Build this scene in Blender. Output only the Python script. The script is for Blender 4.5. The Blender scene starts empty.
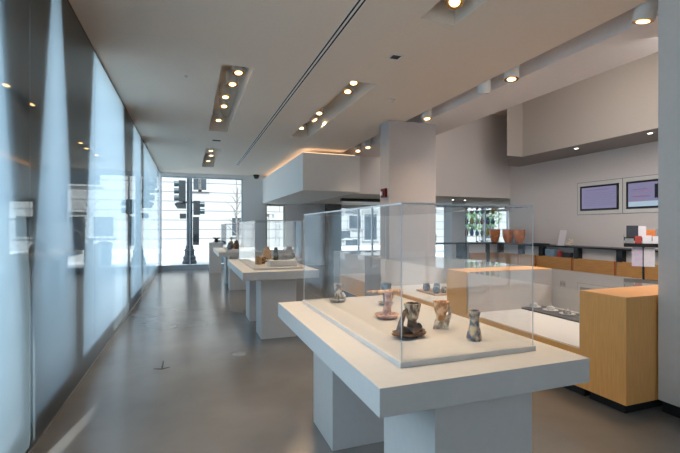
import bpy, bmesh, math, random
from mathutils import Vector, Matrix, noise
random.seed(7)
S = bpy.context.scene
COL = S.collection
PI = math.pi

# ------------------------------------------------------------------ camera, light, exposure
H_EYE = 1.55
YAW = math.atan(150 / 414)
cam_d = bpy.data.cameras.new('camera'); cam = bpy.data.objects.new('camera', cam_d); COL.objects.link(cam)
cam.location = (0, 0, H_EYE); cam.rotation_euler = (PI / 2, 0, -YAW)
cam_d.sensor_width = 36; cam_d.lens = 414 / 680 * 36; cam_d.shift_y = 1.5 / 680
cam_d.clip_start = 0.02; cam_d.clip_end = 300
S.camera = cam

SKY = 2.2
SUN = 7.0
LAMP = 53.0
world = bpy.data.worlds.new('sky'); S.world = world; world.use_nodes = True
bg = world.node_tree.nodes['Background']
bg.inputs[0].default_value = (0.77, 0.86, 0.98, 1); bg.inputs[1].default_value = SKY
sun_d = bpy.data.lights.new('sun', 'SUN'); sun = bpy.data.objects.new('sun', sun_d); COL.objects.link(sun)
sun_d.energy = SUN; sun_d.angle = 0.01; sun_d.color = (1, 0.96, 0.9)
sun.rotation_euler = Vector((0.12, 0.64, -0.76)).to_track_quat('-Z', 'Y').to_euler()

def area(name, loc, target, sx, sy, watts, color):
    d = bpy.data.lights.new(name, 'AREA'); d.shape = 'RECTANGLE'; d.size = sx; d.size_y = sy
    d.energy = watts; d.color = color
    o = bpy.data.objects.new(name, d); COL.objects.link(o); o.location = loc
    o.rotation_euler = (Vector(target) - Vector(loc)).to_track_quat('-Z', 'Y').to_euler()
    return o
# added fill lamps: one outside the unseen left pane, one under the hall ceiling
area('side_window_daylight', (-1.6, 1.6, 1.7), (1.0, 2.3, 1.3), 1.2, 2.8, 22, (0.62, 0.84, 1.0))
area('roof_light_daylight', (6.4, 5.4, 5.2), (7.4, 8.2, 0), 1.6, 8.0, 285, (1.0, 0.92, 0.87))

vs = S.view_settings
vs.view_transform = 'Standard'; vs.look = 'None'; vs.gamma = 1; vs.use_curve_mapping = False
vs.exposure = 0.42
S.cycles.use_denoising = True
S.cycles.max_bounces = 12; S.cycles.diffuse_bounces = 5; S.cycles.glossy_bounces = 6
S.cycles.transmission_bounces = 8; S.cycles.transparent_max_bounces = 48
S.cycles.sample_clamp_indirect = 6.0
S.cycles.caustics_reflective = False; S.cycles.caustics_refractive = False

# ------------------------------------------------------------------ materials
def mat(name, color, rough=0.5, metal=0.0, spec=0.5, noise_scale=None, noise_amt=0.1, bump=0.0, emit=None, emit_s=0, stretch=(1, 1, 1), color2=None):
    m = bpy.data.materials.new(name); m.use_nodes = True
    nt = m.node_tree; b = nt.nodes['Principled BSDF']
    b.inputs['Base Color'].default_value = (*color, 1)
    b.inputs['Roughness'].default_value = rough; b.inputs['Metallic'].default_value = metal
    b.inputs['Specular IOR Level'].default_value = spec
    if emit:
        b.inputs['Emission Color'].default_value = (*emit, 1); b.inputs['Emission Strength'].default_value = emit_s
    if noise_scale:
        tc = nt.nodes.new('ShaderNodeTexCoord'); mp = nt.nodes.new('ShaderNodeMapping')
        mp.inputs['Scale'].default_value = stretch
        n = nt.nodes.new('ShaderNodeTexNoise'); n.inputs['Scale'].default_value = noise_scale
        n.inputs['Detail'].default_value = 5
        r = nt.nodes.new('ShaderNodeValToRGB')
        c2 = color2 if color2 else tuple(c * (1 - noise_amt * 2) for c in color)
        lo, hi = (0.42, 0.58) if color2 and bump else (0.33, 0.67)
        r.color_ramp.elements[0].position = lo; r.color_ramp.elements[1].position = hi
        r.color_ramp.elements[0].color = (*c2, 1)
        r.color_ramp.elements[1].color = (*(min(1, c * (1 + noise_amt)) for c in color), 1)
        nt.links.new(tc.outputs['Object'], mp.inputs[0]); nt.links.new(mp.outputs[0], n.inputs['Vector'])
        nt.links.new(n.outputs['Fac'], r.inputs[0]); nt.links.new(r.outputs[0], b.inputs['Base Color'])
        if bump:
            bp = nt.nodes.new('ShaderNodeBump'); bp.inputs['Strength'].default_value = bump; bp.inputs['Distance'].default_value = 0.01
            nt.links.new(n.outputs['Fac'], bp.inputs['Height']); nt.links.new(bp.outputs[0], b.inputs['Normal'])
    return m

def glass_mat(name, tint, ior, back_node=None, rough=0.0):
    """Thin clear sheet: mirror by Fresnel on the outer faces, tinted see-through (or back_node) for the rest."""
    m = bpy.data.materials.new(name); m.use_nodes = True
    nt = m.node_tree; nt.nodes.clear()
    out = nt.nodes.new('ShaderNodeOutputMaterial')
    fr = nt.nodes.new('ShaderNodeFresnel'); fr.inputs['IOR'].default_value = ior
    geo = nt.nodes.new('ShaderNodeNewGeometry')
    inv = nt.nodes.new('ShaderNodeMath'); inv.operation = 'SUBTRACT'; inv.inputs[0].default_value = 1
    mul = nt.nodes.new('ShaderNodeMath'); mul.operation = 'MULTIPLY'
    nt.links.new(geo.outputs['Backfacing'], inv.inputs[1])
    nt.links.new(inv.outputs[0], mul.inputs[0]); nt.links.new(fr.outputs[0], mul.inputs[1])
    tr = nt.nodes.new('ShaderNodeBsdfTransparent'); tr.inputs[0].default_value = (*tint, 1)
    gl = nt.nodes.new('ShaderNodeBsdfGlossy'); gl.inputs['Roughness'].default_value = rough
    mx = nt.nodes.new('ShaderNodeMixShader')
    nt.links.new(mul.outputs[0], mx.inputs[0]); nt.links.new(gl.outputs[0], mx.inputs[2])
    if back_node:
        tl = nt.nodes.new('ShaderNodeBsdfTranslucent'); tl.inputs[0].default_value = (*back_node, 1)
        clear = nt.nodes.new('ShaderNodeBsdfTransparent')
        m2 = nt.nodes.new('ShaderNodeMixShader')
        nt.links.new(geo.outputs['Backfacing'], m2.inputs[0])
        nt.links.new(tl.outputs[0], m2.inputs[1]); nt.links.new(clear.outputs[0], m2.inputs[2])
        nt.links.new(m2.outputs[0], mx.inputs[1])
    else:
        nt.links.new(tr.outputs[0], mx.inputs[1])
    nt.links.new(mx.outputs[0], out.inputs[0])
    return m

def emis(name, color, s):
    m = bpy.data.materials.new(name); m.use_nodes = True; nt = m.node_tree; nt.nodes.clear()
    o = nt.nodes.new('ShaderNodeOutputMaterial'); e = nt.nodes.new('ShaderNodeEmission')
    e.inputs[0].default_value = (*color, 1); e.inputs[1].default_value = s
    nt.links.new(e.outputs[0], o.inputs[0]); return m

M = {}
M['floor'] = mat('polished_concrete', (0.19, 0.185, 0.18), 0.2, spec=0.75, noise_scale=0.8, noise_amt=0.12, bump=0.015)
M['entrance'] = mat('pale_entrance_stone', (0.66, 0.54, 0.42), 0.6, noise_scale=3, noise_amt=0.03)
M['ceiling'] = mat('ceiling_paint', (0.76, 0.665, 0.575), 0.85, spec=0.2, noise_scale=30, noise_amt=0.01)
M['wall'] = mat('wall_paint', (0.76, 0.715, 0.695), 0.8, spec=0.2, noise_scale=20, noise_amt=0.01)
M['bright_paint'] = mat('bright_wall_paint', (0.82, 0.77, 0.755), 0.8, spec=0.2, noise_scale=20, noise_amt=0.01)  # paler copy of the wall paint, extra light put into the colour
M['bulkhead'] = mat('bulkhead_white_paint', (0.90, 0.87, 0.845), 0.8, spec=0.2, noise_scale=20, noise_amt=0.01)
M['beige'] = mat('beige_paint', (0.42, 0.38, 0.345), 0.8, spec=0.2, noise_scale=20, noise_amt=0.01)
M['grey_wall'] = mat('grey_paint', (0.80, 0.80, 0.80), 0.7, spec=0.3, noise_scale=20, noise_amt=0.01)
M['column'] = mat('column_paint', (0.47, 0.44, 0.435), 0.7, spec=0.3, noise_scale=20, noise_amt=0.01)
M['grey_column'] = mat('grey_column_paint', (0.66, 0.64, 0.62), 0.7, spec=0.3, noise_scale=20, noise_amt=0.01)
M['pier'] = mat('brown_grey_plaster', (0.17, 0.145, 0.13), 0.7, noise_scale=10, noise_amt=0.05)
M['dark_pier'] = mat('dark_steel_pier', (0.10, 0.075, 0.062), 0.7, noise_scale=6, noise_amt=0.1)  # for the sill and the added blockers behind the left glass
M['white'] = mat('satin_white_lacquer', (0.62, 0.605, 0.59), 0.42, spec=0.4, noise_scale=25, noise_amt=0.012)
M['deck'] = mat('white_case_deck', (0.78, 0.75, 0.72), 0.5, spec=0.3, noise_scale=25, noise_amt=0.01)
M['taupe'] = mat('taupe_laminate', (0.34, 0.28, 0.235), 0.5, noise_scale=25, noise_amt=0.02)
M['lining'] = mat('case_lining', (0.66, 0.60, 0.56), 0.6, noise_scale=25, noise_amt=0.01)
M['white_paint'] = mat('white_lamp_paint', (0.75, 0.74, 0.72), 0.45, noise_scale=40, noise_amt=0.01)
M['black'] = mat('black_lacquer', (0.008, 0.008, 0.01), 0.35, noise_scale=20, noise_amt=0.1)
M['blackmatte'] = mat('black_matte', (0.01, 0.01, 0.011), 0.8, noise_scale=20, noise_amt=0.1)
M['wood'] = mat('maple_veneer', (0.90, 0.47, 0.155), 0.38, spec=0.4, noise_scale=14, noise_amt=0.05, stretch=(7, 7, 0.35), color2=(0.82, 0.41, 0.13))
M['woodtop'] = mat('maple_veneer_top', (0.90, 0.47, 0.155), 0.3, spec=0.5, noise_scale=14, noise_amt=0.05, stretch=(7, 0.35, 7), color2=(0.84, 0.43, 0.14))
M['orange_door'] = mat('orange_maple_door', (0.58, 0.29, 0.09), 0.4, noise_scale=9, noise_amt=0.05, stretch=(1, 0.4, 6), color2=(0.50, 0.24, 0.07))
M['steel'] = mat('brushed_steel', (0.55, 0.56, 0.57), 0.3, metal=1, noise_scale=60, noise_amt=0.05)
M['frame_metal'] = mat('pale_window_metal', (0.50, 0.55, 0.60), 0.35, metal=0.4, noise_scale=30, noise_amt=0.02)
M['yellow_frame'] = mat('yellowed_frame_paint', (0.50, 0.47, 0.36), 0.6, noise_scale=30, noise_amt=0.03)
M['case_glass'] = glass_mat('clear_acrylic', (0.982, 0.99, 0.995), 1.6)
M['window_glass'] = glass_mat('window_glass', (0.90, 0.95, 0.97), 1.45)
M['etched'] = glass_mat('etched_translucent_glass', (1, 1, 1), 3.2, back_node=(0.46, 0.67, 0.80), rough=0.015)
M['edge'] = mat('polished_acrylic_edge', (0.58, 0.61, 0.63), 0.3, spec=0.4, noise_scale=50, noise_amt=0.02)
M['lens'] = emis('lamp_glow', (1.0, 0.66, 0.30), 4.5)
M['reflector'] = mat('gold_reflector', (0.85, 0.5, 0.2), 0.25, metal=1, noise_scale=50, noise_amt=0.02)
M['cove'] = emis('cove_glow', (1.0, 0.68, 0.42), 2.6)
M['downlight'] = emis('downlight_glow', (1.0, 0.95, 0.85), 6)
M['red'] = mat('alarm_red', (0.12, 0.002, 0.005), 0.5, spec=0.2, noise_scale=30, noise_amt=0.03)
M['strobe'] = mat('strobe_white', (0.8, 0.8, 0.78), 0.2, noise_scale=30, noise_amt=0.02)
M['screen'] = mat('lavender_screen', (0.02, 0.02, 0.03), 0.25, emit=(0.30, 0.28, 0.46), emit_s=0.5, noise_scale=3, noise_amt=0.05)
M['screen_band'] = mat('pale_screen_band', (0.02, 0.02, 0.03), 0.25, emit=(0.42, 0.55, 0.66), emit_s=0.65, noise_scale=3, noise_amt=0.05)
M['screen_text'] = mat('screen_line', (0.02, 0.02, 0.03), 0.3, emit=(0.13, 0.10, 0.24), emit_s=0.5, noise_scale=3, noise_amt=0.05)
M['screen_red'] = mat('screen_red_line', (0.02, 0.02, 0.03), 0.3, emit=(0.42, 0.14, 0.2), emit_s=0.6, noise_scale=3, noise_amt=0.05)
M['skin_pic'] = mat('picture_pink', (0.3, 0.12, 0.10), 0.3, emit=(0.4, 0.16, 0.14), emit_s=0.5, noise_scale=6, noise_amt=0.1)
M['navy'] = mat('picture_dark', (0.01, 0.008, 0.02), 0.3, noise_scale=6, noise_amt=0.1)
M['paper'] = mat('white_paper', (0.75, 0.72, 0.76), 0.7, noise_scale=20, noise_amt=0.02)
M['lilac'] = mat('lilac_sheet', (0.62, 0.55, 0.68), 0.7, noise_scale=14, noise_amt=0.05)
M['orange_print'] = mat('orange_print', (0.75, 0.22, 0.05), 0.6, noise_scale=14, noise_amt=0.08)
M['red_print'] = mat('red_print', (0.4, 0.05, 0.04), 0.6, noise_scale=14, noise_amt=0.08)
M['dark_print'] = mat('dark_print', (0.03, 0.035, 0.05), 0.5, noise_scale=14, noise_amt=0.1)
M['grey_print'] = mat('grey_print', (0.25, 0.27, 0.28), 0.5, noise_scale=14, noise_amt=0.1)
M['blue_print'] = mat('blue_print', (0.25, 0.38, 0.5), 0.6, noise_scale=14, noise_amt=0.1)
M['brown_clay'] = mat('dark_brown_clay', (0.16, 0.07, 0.025), 0.35, noise_scale=30, noise_amt=0.3, bump=0.5, color2=(0.025, 0.012, 0.007))
M['pale_clay'] = mat('pale_streaked_clay', (0.55, 0.42, 0.29), 0.6, noise_scale=45, noise_amt=0.1, bump=0.4, color2=(0.09, 0.045, 0.02), stretch=(1, 1, .5))
M['orange_clay'] = mat('orange_ochre_clay', (0.72, 0.46, 0.26), 0.5, noise_scale=40, noise_amt=0.15, bump=0.4, color2=(0.42, 0.17, 0.05), stretch=(1, 1, .5))
M['cream_clay'] = mat('cream_ribbed_clay', (0.80, 0.72, 0.60), 0.6, noise_scale=40, noise_amt=0.1, bump=0.4, color2=(0.42, 0.33, 0.25))
M['blue_clay'] = mat('blue_and_beige_clay', (0.58, 0.43, 0.25), 0.5, noise_scale=34, noise_amt=0.1, bump=0.4, color2=(0.10, 0.115, 0.17))
M['pink_clay'] = mat('pinkish_clay', (0.58, 0.36, 0.28), 0.55, noise_scale=30, noise_amt=0.1, bump=0.4, color2=(0.32, 0.17, 0.13))
M['slate_clay'] = mat('slate_blue_clay', (0.20, 0.23, 0.28), 0.5, noise_scale=30, noise_amt=0.12, bump=0.4, color2=(0.11, 0.13, 0.16))
M['grey_clay'] = mat('grey_clay', (0.45, 0.44, 0.42), 0.5, noise_scale=30, noise_amt=0.15, bump=0.4, color2=(0.13, 0.11, 0.10))
M['green_clay'] = mat('olive_green_clay', (0.09, 0.075, 0.03), 0.45, noise_scale=22, noise_amt=0.2, bump=0.4, color2=(0.025, 0.022, 0.012))
M['tan_clay'] = mat('tan_clay', (0.48, 0.30, 0.15), 0.55, noise_scale=22, noise_amt=0.1, bump=0.3)
M['ochre_clay'] = mat('ochre_glaze', (0.45, 0.28, 0.06), 0.35, noise_scale=22, noise_amt=0.15)
M['bead'] = mat('pale_porcelain', (0.62, 0.60, 0.58), 0.35, noise_scale=40, noise_amt=0.08)
M['tray'] = mat('dark_slate_tray', (0.10, 0.095, 0.095), 0.5, noise_scale=20, noise_amt=0.1)
M['beige_tray'] = mat('beige_tray', (0.58, 0.42, 0.30), 0.5, noise_scale=20, noise_amt=0.05)
M['orange_glass'] = mat('amber_orange_glass', (0.80, 0.22, 0.03), 0.08, spec=0.8, noise_scale=9, noise_amt=0.2, emit=None)
M['stone'] = None
M['asphalt'] = mat('asphalt', (0.45, 0.45, 0.44), 0.9, noise_scale=6, noise_amt=0.1)
M['sidewalk'] = mat('sidewalk_concrete', (0.66, 0.65, 0.63), 0.85, noise_scale=2, noise_amt=0.08)
M['dark_glass'] = mat('dark_window_glass', (0.05, 0.06, 0.07), 0.25, spec=0.15, noise_scale=1, noise_amt=0.15)
M['pole'] = mat('teal_cast_iron', (0.010, 0.022, 0.032), 0.45, noise_scale=12, noise_amt=0.1)
M['signal'] = mat('dark_signal_housing', (0.010, 0.015, 0.02), 0.5, noise_scale=12, noise_amt=0.1)
M['signal_lens'] = mat('unlit_signal_lens', (0.03, 0.055, 0.065), 0.2, noise_scale=12, noise_amt=0.1)
M['bin'] = mat('grey_teal_bin', (0.12, 0.19, 0.22), 0.5, noise_scale=12, noise_amt=0.08)
M['blue_box'] = mat('blue_mailbox', (0.02, 0.05, 0.13), 0.4, noise_scale=12, noise_amt=0.08)
M['bark'] = mat('grey_bark', (0.20, 0.18, 0.17), 0.9, noise_scale=12, noise_amt=0.2)
M['leaf'] = mat('green_leaves', (0.10, 0.20, 0.08), 0.7, noise_scale=9, noise_amt=0.3)
M['plant'] = mat('dark_green_leaf', (0.02, 0.035, 0.02), 0.5, noise_scale=9, noise_amt=0.3)

def stone_mat():
    m = bpy.data.materials.new('white_coursed_stone'); m.use_nodes = True; nt = m.node_tree; b = nt.nodes['Principled BSDF']
    tc = nt.nodes.new('ShaderNodeTexCoord'); mp = nt.nodes.new('ShaderNodeMapping'); mp.inputs['Rotation'].default_value = (PI / 2, 0, 0)
    br = nt.nodes.new('ShaderNodeTexBrick')
    br.inputs['Scale'].default_value = 1.0; br.inputs['Brick Width'].default_value = 7.0; br.inputs['Row Height'].default_value = 0.72
    br.inputs['Mortar Size'].default_value = 0.035; br.inputs['Mortar Smooth'].default_value = 0.3
    br.inputs['Color1'].default_value = (0.34, 0.335, 0.325, 1); br.inputs['Color2'].default_value = (0.31, 0.305, 0.30, 1)
    br.inputs['Mortar'].default_value = (0.13, 0.13, 0.135, 1)
    nt.links.new(tc.outputs['Object'], mp.inputs[0]); nt.links.new(mp.outputs[0], br.inputs['Vector'])
    nt.links.new(br.outputs['Color'], b.inputs['Base Color']); b.inputs['Roughness'].default_value = 0.9
    return m
M['stone'] = stone_mat()

# ------------------------------------------------------------------ mesh helpers
def bx(bm, x0, x1, y0, y1, z0, z1, bevel=0.0):
    vs_ = [bm.verts.new((x, y, z)) for x in (x0, x1) for y in (y0, y1) for z in (z0, z1)]
    fs = [(0, 1, 3, 2), (4, 6, 7, 5), (0, 4, 5, 1), (2, 3, 7, 6), (0, 2, 6, 4), (1, 5, 7, 3)]
    faces = [bm.faces.new([vs_[i] for i in f]) for f in fs]
    if bevel > 0:
        es = list({e for f in faces for e in f.edges})
        bmesh.ops.bevel(bm, geom=es, offset=bevel, segments=2, affect='EDGES', profile=0.7)

def lathe(bm, prof, cx=0, cy=0, n=24, sx=1, sy=1, mtx=None, wob=0.0):
    """prof: (r, z) pairs, revolved about z."""
    rings = []
    for r, z in prof:
        ring = []
        for k in range(n):
            t = 2 * PI * k / n
            rr = r
            if wob and r > 1e-5:
                rr = r * (1 + wob * noise.noise((math.cos(t) * 1.7, math.sin(t) * 1.7, z * 25 + cx * 9)))
            p = Vector((rr * math.cos(t) * sx, rr * math.sin(t) * sy, z))
            if mtx: p = mtx @ p
            ring.append(bm.verts.new(p + Vector((cx, cy, 0))))
        rings.append(ring)
    for a, b in zip(rings, rings[1:]):
        for k in range(n):
            bm.faces.new((a[k], a[(k + 1) % n], b[(k + 1) % n], b[k]))
    bm.faces.new(list(reversed(rings[0]))); bm.faces.new(rings[-1])

def tube(bm, pts, rads, n=10):
    pts = [Vector(p) for p in pts]
    if not hasattr(rads, '__len__'): rads = [rads] * len(pts)
    rings = []; up = None
    for i, p in enumerate(pts):
        d = (pts[min(i + 1, len(pts) - 1)] - pts[max(i - 1, 0)]).normalized()
        if up is None:
            up = Vector((0, 0, 1)) if abs(d.z) < 0.9 else Vector((1, 0, 0))
        a = d.cross(up).normalized(); b = a.cross(d).normalized(); up = b
        rings.append([bm.verts.new(p + rads[i] * (math.cos(2 * PI * k / n) * a + math.sin(2 * PI * k / n) * b)) for k in range(n)])
    for r0, r1 in zip(rings, rings[1:]):
        for k in range(n):
            bm.faces.new((r0[k], r0[(k + 1) % n], r1[(k + 1) % n], r1[k]))
    bm.faces.new(list(reversed(rings[0]))); bm.faces.new(rings[-1])

def prism(bm, poly, axis, a0, a1):
    """poly of 2D points extruded along axis 'x','y' or 'z' from a0 to a1."""
    def P(u, v, w):
        return {'x': (w, u, v), 'y': (u, w, v), 'z': (u, v, w)}[axis]
    lo = [bm.verts.new(P(u, v, a0)) for u, v in poly]; hi = [bm.verts.new(P(u, v, a1)) for u, v in poly]
    n = len(poly)
    bm.faces.new(list(reversed(lo))); bm.faces.new(hi)
    for k in range(n):
        bm.faces.new((lo[k], lo[(k + 1) % n], hi[(k + 1) % n], hi[k]))

def obj(name, bm, m, parent=None, smooth=False):
    bmesh.ops.recalc_face_normals(bm, faces=bm.faces[:])
    me = bpy.data.meshes.new(name); bm.to_mesh(me); bm.free()
    me.materials.append(m)
    if smooth:
        for p in me.polygons: p.use_smooth = True
        try: me.set_sharp_from_angle(angle=0.7)
        except Exception: pass
    o = bpy.data.objects.new(name, me); COL.objects.link(o)
    if parent: o.parent = parent
    return o

def thing(name, label, cat, loc=(0, 0, 0), rz=0, group=None):
    o = bpy.data.objects.new(name, None); COL.objects.link(o)
    o.empty_display_size = 0.1; o.location = loc; o.rotation_euler = (0, 0, rz)
    return tag(o, label, cat, group)

def tag(o, label, cat, group=None):
    o['label'] = label; o['category'] = cat
    if group: o['group'] = group
    return o

def struct(name, bm, m, label=None, cat=None):
    o = obj(name, bm, m); o['kind'] = 'structure'
    if label: o['label'] = label
    if cat: o['category'] = cat
    return o

def boxes(*bs, bevel=0.0):
    bm = bmesh.new()
    for b in bs: bx(bm, *b, bevel=bevel)
    return bm

def move_copy(root, loc, label, group=None):
    r = root.copy(); COL.objects.link(r); r.location = loc; r['label'] = label
    if group: r['group'] = group
    for ch in list(root.children):
        c = ch.copy(); COL.objects.link(c); c.parent = r
        for g in list(ch.children):
            d = g.copy(); COL.objects.link(d); d.parent = c
    return r

# ------------------------------------------------------------------ the shell
XL = -1.04; ZC = 3.61; YF = 16.6; YB = -5.0
struct('floor', boxes((XL - 0.02, 15.2, YB - 0.2, YF + 0.1, -0.2, 0)), M['floor'], 'polished grey concrete floor of the gallery', 'floor')

# main ceiling: a slab with recessed light pockets left open
XC = 5.14
pk = {'A0': (0.375, 0.77, -0.4, 3.4), 'A': (0.375, 0.77, 5.4, 9.2), 'A2': (0.375, 0.77, 11.2, 14.7),
      'B0': (2.13, 2.53, -0.4, 3.56), 'B': (2.13, 2.53, 5.4, 9.2), 'C': (3.91, 4.265, YB, 10.98)}
xs = sorted({XL - 0.3, 0.375, 0.77, 2.13, 2.53, 3.91, 4.265, XC}); ys = sorted({YB - 0.2, -0.4, 3.4, 3.56, 5.4, 9.2, 10.98, 11.2, 14.7, YF + 0.3})
ys = sorted(set(ys) | {YB})
bm = bmesh.new(); bme = bmesh.new()
for i in range(len(xs) - 1):
    run = None
    for j in range(len(ys) - 1):
        cx, cy = (xs[i] + xs[i + 1]) / 2, (ys[j] + ys[j + 1]) / 2
        hole = any(a < cx < b and c < cy < d for a, b, c, d in pk.values())
        if not hole: run = (run[0], ys[j + 1]) if run else (ys[j], ys[j + 1])
        if run and (hole or j == len(ys) - 2):
            bx(bme if xs[i] > 4.2 else bm, xs[i], xs[i + 1], run[0], run[1], ZC, ZC + 0.34); run = None
bx(bm, XL - 0.3, XC, YB - 0.2, YF + 0.3, ZC + 0.34, ZC + 0.6)
struct('ceiling', bm, M['ceiling'], 'grey-beige gallery ceiling with recessed light pockets', 'ceiling')
struct('ceiling_edge', bme, M['bright_paint'])  # same ceiling in paler paint: its stronger light is put into the colour
# tall hall on the right
struct('ceiling_hall', boxes((XC - 0.2, 10.2, YB - 0.2, 11.2, 5.25, 5.45), (XC - 0.2, XC, YB - 0.2, 11.2, ZC + 0.6, 5.25)), M['ceiling'])
struct('ceiling_soffit', boxes((4.3, 15.2, 11.1, YF, 2.54, 2.64)), M['ceiling'])
struct('wall_right', boxes((10, 10.2, YB - 0.2, 11.0, 0, 5.25)), M['wall'], 'pale wall with two recessed screens above the counter', 'wall')
struct('wall_upper', boxes((4.3, 10.0, 11.0, 11.1, 2.54, 5.25)), M['wall'])
struct('wall_side', boxes((15.0, 15.2, 11.0, YF, 0, 2.54)), M['wall'])
struct('wall_rear', boxes((10.2, 15.2, 10.95, 11.15, 0, 2.54)), M['wall'])
# wall behind the camera, with a wide opening added to let fill daylight in
struct('wall_back', boxes((XL - 0.3, -0.4, YB - 0.2, YB, 0, 3.61), (9.7, 10.2, YB - 0.2, YB, 0, 5.25), (-0.4, 9.7, YB - 0.2, YB, 0, 0.1), (-0.4, 9.7, YB - 0.2, YB, 3.45, 3.61), (XC, 9.7, YB - 0.2, YB, 3.61, 5.25)), M['wall'])
# far wall
struct('wall_far_inner', boxes((2.74, 2.85, YF, YF + 0.3, 0, 2.52), (2.85, 3.65, YF, YF + 0.3, 0, 0.6), (2.85, 3.65, YF, YF + 0.3, 2.5, 2.52), (3.65, 5.9, YF, YF + 0.3, 0, 2.52)), M['bright_paint'])  # daylight on this part of the wall is put into its paler colour
bm = boxes((1.96, 2.74, YF, YF + 0.3, 0, ZC), (2.74, 5.9, YF, YF + 0.3, 2.52, ZC), (XL - 0.3, 1.96, YF, YF + 0.3, 3.49, ZC), (XL - 0.3, 1.96, YF, YF + 0.3, -0.2, 0.02),
           (5.9, 15.2, YF, YF + 0.3, 2.44, 2.7))
struct('wall_far', bm, M['grey_wall'], 'grey end wall between the street window and the white box', 'wall')
struct('pillar', boxes((5.34, 5.9, 16.1, YF, 0, 2.54)), M['pier'])
# suspended white box with the warm cove above it
bm = boxes((2.72, 4.3, 10.3, YF, 2.52, 3.49))
struct('bulkhead', bm, M['bulkhead'], 'white suspended box with a warm glow along its top edge', 'bulkhead')
tag(obj('cove_light', boxes((2.80, 4.2, 10.42, 10.46, 3.49, 3.52), (2.86, 2.90, 10.46, 16.4, 3.49, 3.52)), M['cove']), 'warm light strip lying on top of the white suspended box', 'light')
# beige bulkhead in the tall hall
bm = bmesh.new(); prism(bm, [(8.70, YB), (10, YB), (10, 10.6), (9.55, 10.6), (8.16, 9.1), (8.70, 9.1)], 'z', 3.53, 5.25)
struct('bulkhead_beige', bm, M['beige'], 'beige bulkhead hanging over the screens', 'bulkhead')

# columns
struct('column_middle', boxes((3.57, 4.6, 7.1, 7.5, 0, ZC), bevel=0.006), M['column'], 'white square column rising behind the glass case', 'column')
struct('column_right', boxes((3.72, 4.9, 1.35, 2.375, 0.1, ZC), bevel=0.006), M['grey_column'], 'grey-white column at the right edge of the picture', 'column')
struct('baseboard_column', boxes((3.75, 4.87, 1.38, 2.36, 0, 0.1)), M['blackmatte'])

# ---- left wall: etched glass panels, added dark blockers and a sill right behind them
joints = [-4.9, -2.8, -0.7, 1.0, 2.75, 3.42, 5.5, 7.65, 9.75, 11.85, 13.95, 16.05, 16.6]
for i in range(len(joints) - 1):
    o = obj('wall_left', boxes((XL - 0.012, XL, joints[i] + 0.003, joints[i + 1] - 0.003, 0.012, ZC)), M['window_glass'] if joints[i] == 1.0 else M['etched'])  # the unseen clear pane is added to let the side fill in
    o['kind'] = 'structure'
struct('baseboard_left', boxes((XL - 0.02, XL + 0.004, YB, YF, 0, 0.012)), M['steel'])
struct('trim_left', boxes((XL - 0.012, XL + 0.006, YB, YF, ZC - 0.018, ZC)), M['pier'])
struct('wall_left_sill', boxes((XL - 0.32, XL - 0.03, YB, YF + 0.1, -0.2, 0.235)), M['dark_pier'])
flared_blockers = [(-3.9, 1.2, .45), (-1.2, .9, .3), (0.3, .8, .3), (3.36, 1.18, .20), (4.80, 1.36, .34), (8.35, 1.3, .5), (10.6, .6, .25), (15.6, .35, .2)]
for c, wt, wb in flared_blockers:       # flared blockers added to shade the glass in bands: wide head, narrow foot
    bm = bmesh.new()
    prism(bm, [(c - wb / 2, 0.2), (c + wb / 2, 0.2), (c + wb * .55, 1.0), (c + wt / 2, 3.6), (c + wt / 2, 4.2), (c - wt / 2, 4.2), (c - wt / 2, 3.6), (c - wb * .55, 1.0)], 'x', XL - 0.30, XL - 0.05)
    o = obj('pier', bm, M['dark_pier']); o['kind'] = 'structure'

# ---- far street window
wn = 0
def window(x0, x1, y, z0, z1, mull, frame, glass, fw=0.05, depth=0.1):
    global wn; wn += 1
    r = bpy.data.objects.new('window_%d' % wn, None); COL.objects.link(r); r['kind'] = 'structure'
    bs = [(x0, x0 + fw, y, y + depth, z0, z1), (x1 - fw, x1, y, y + depth, z0, z1), (x0 + fw, x1 - fw, y, y + depth, z0, z0 + fw), (x0 + fw, x1 - fw, y, y + depth, z1 - fw, z1)]
    for mx in mull: bs.append((mx - fw / 2, mx + fw / 2, y, y + depth, z0 + fw, z1 - fw))
    obj('window_frame', boxes(*bs), frame, r)
    obj('pane', boxes((x0 + fw * .5, x1 - fw * .5, y + depth * .5, y + depth * .5 + 0.012, z0 + fw * .5, z1 - fw * .5)), glass, r)
    return r
window(XL, 1.96, YF + 0.06, 0.02, 3.49, [0.0], M['frame_metal'], M['window_glass'])
struct('trim_1', boxes((XL, 1.96, YF - 0.12, YF + 0.06, 0.0, 0.17)), M['frame_metal'])
wsm = window(2.85, 3.65, YF + 0.08, 0.6, 2.5, [], M['yellow_frame'], M['window_glass'], fw=0.06)
obj('transom', boxes((2.91, 3.59, YF + 0.08, YF + 0.18, 1.80, 1.87)), M['yellow_frame'], wsm)
window(5.9, 15.0, YF + 0.02, 0.0, 2.44, [6.9, 7.55, 8.9, 10.6, 11.3, 12.4, 13.6], M['frame_metal'], M['window_glass'], fw=0.06)
window(-0.4, 9.7, YB - 0.14, 0.1, 3.45, [1.4, 3.2, 5.1, 7.4], M['frame_metal'], M['window_glass'])  # unseen rear window, added for fill daylight

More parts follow.
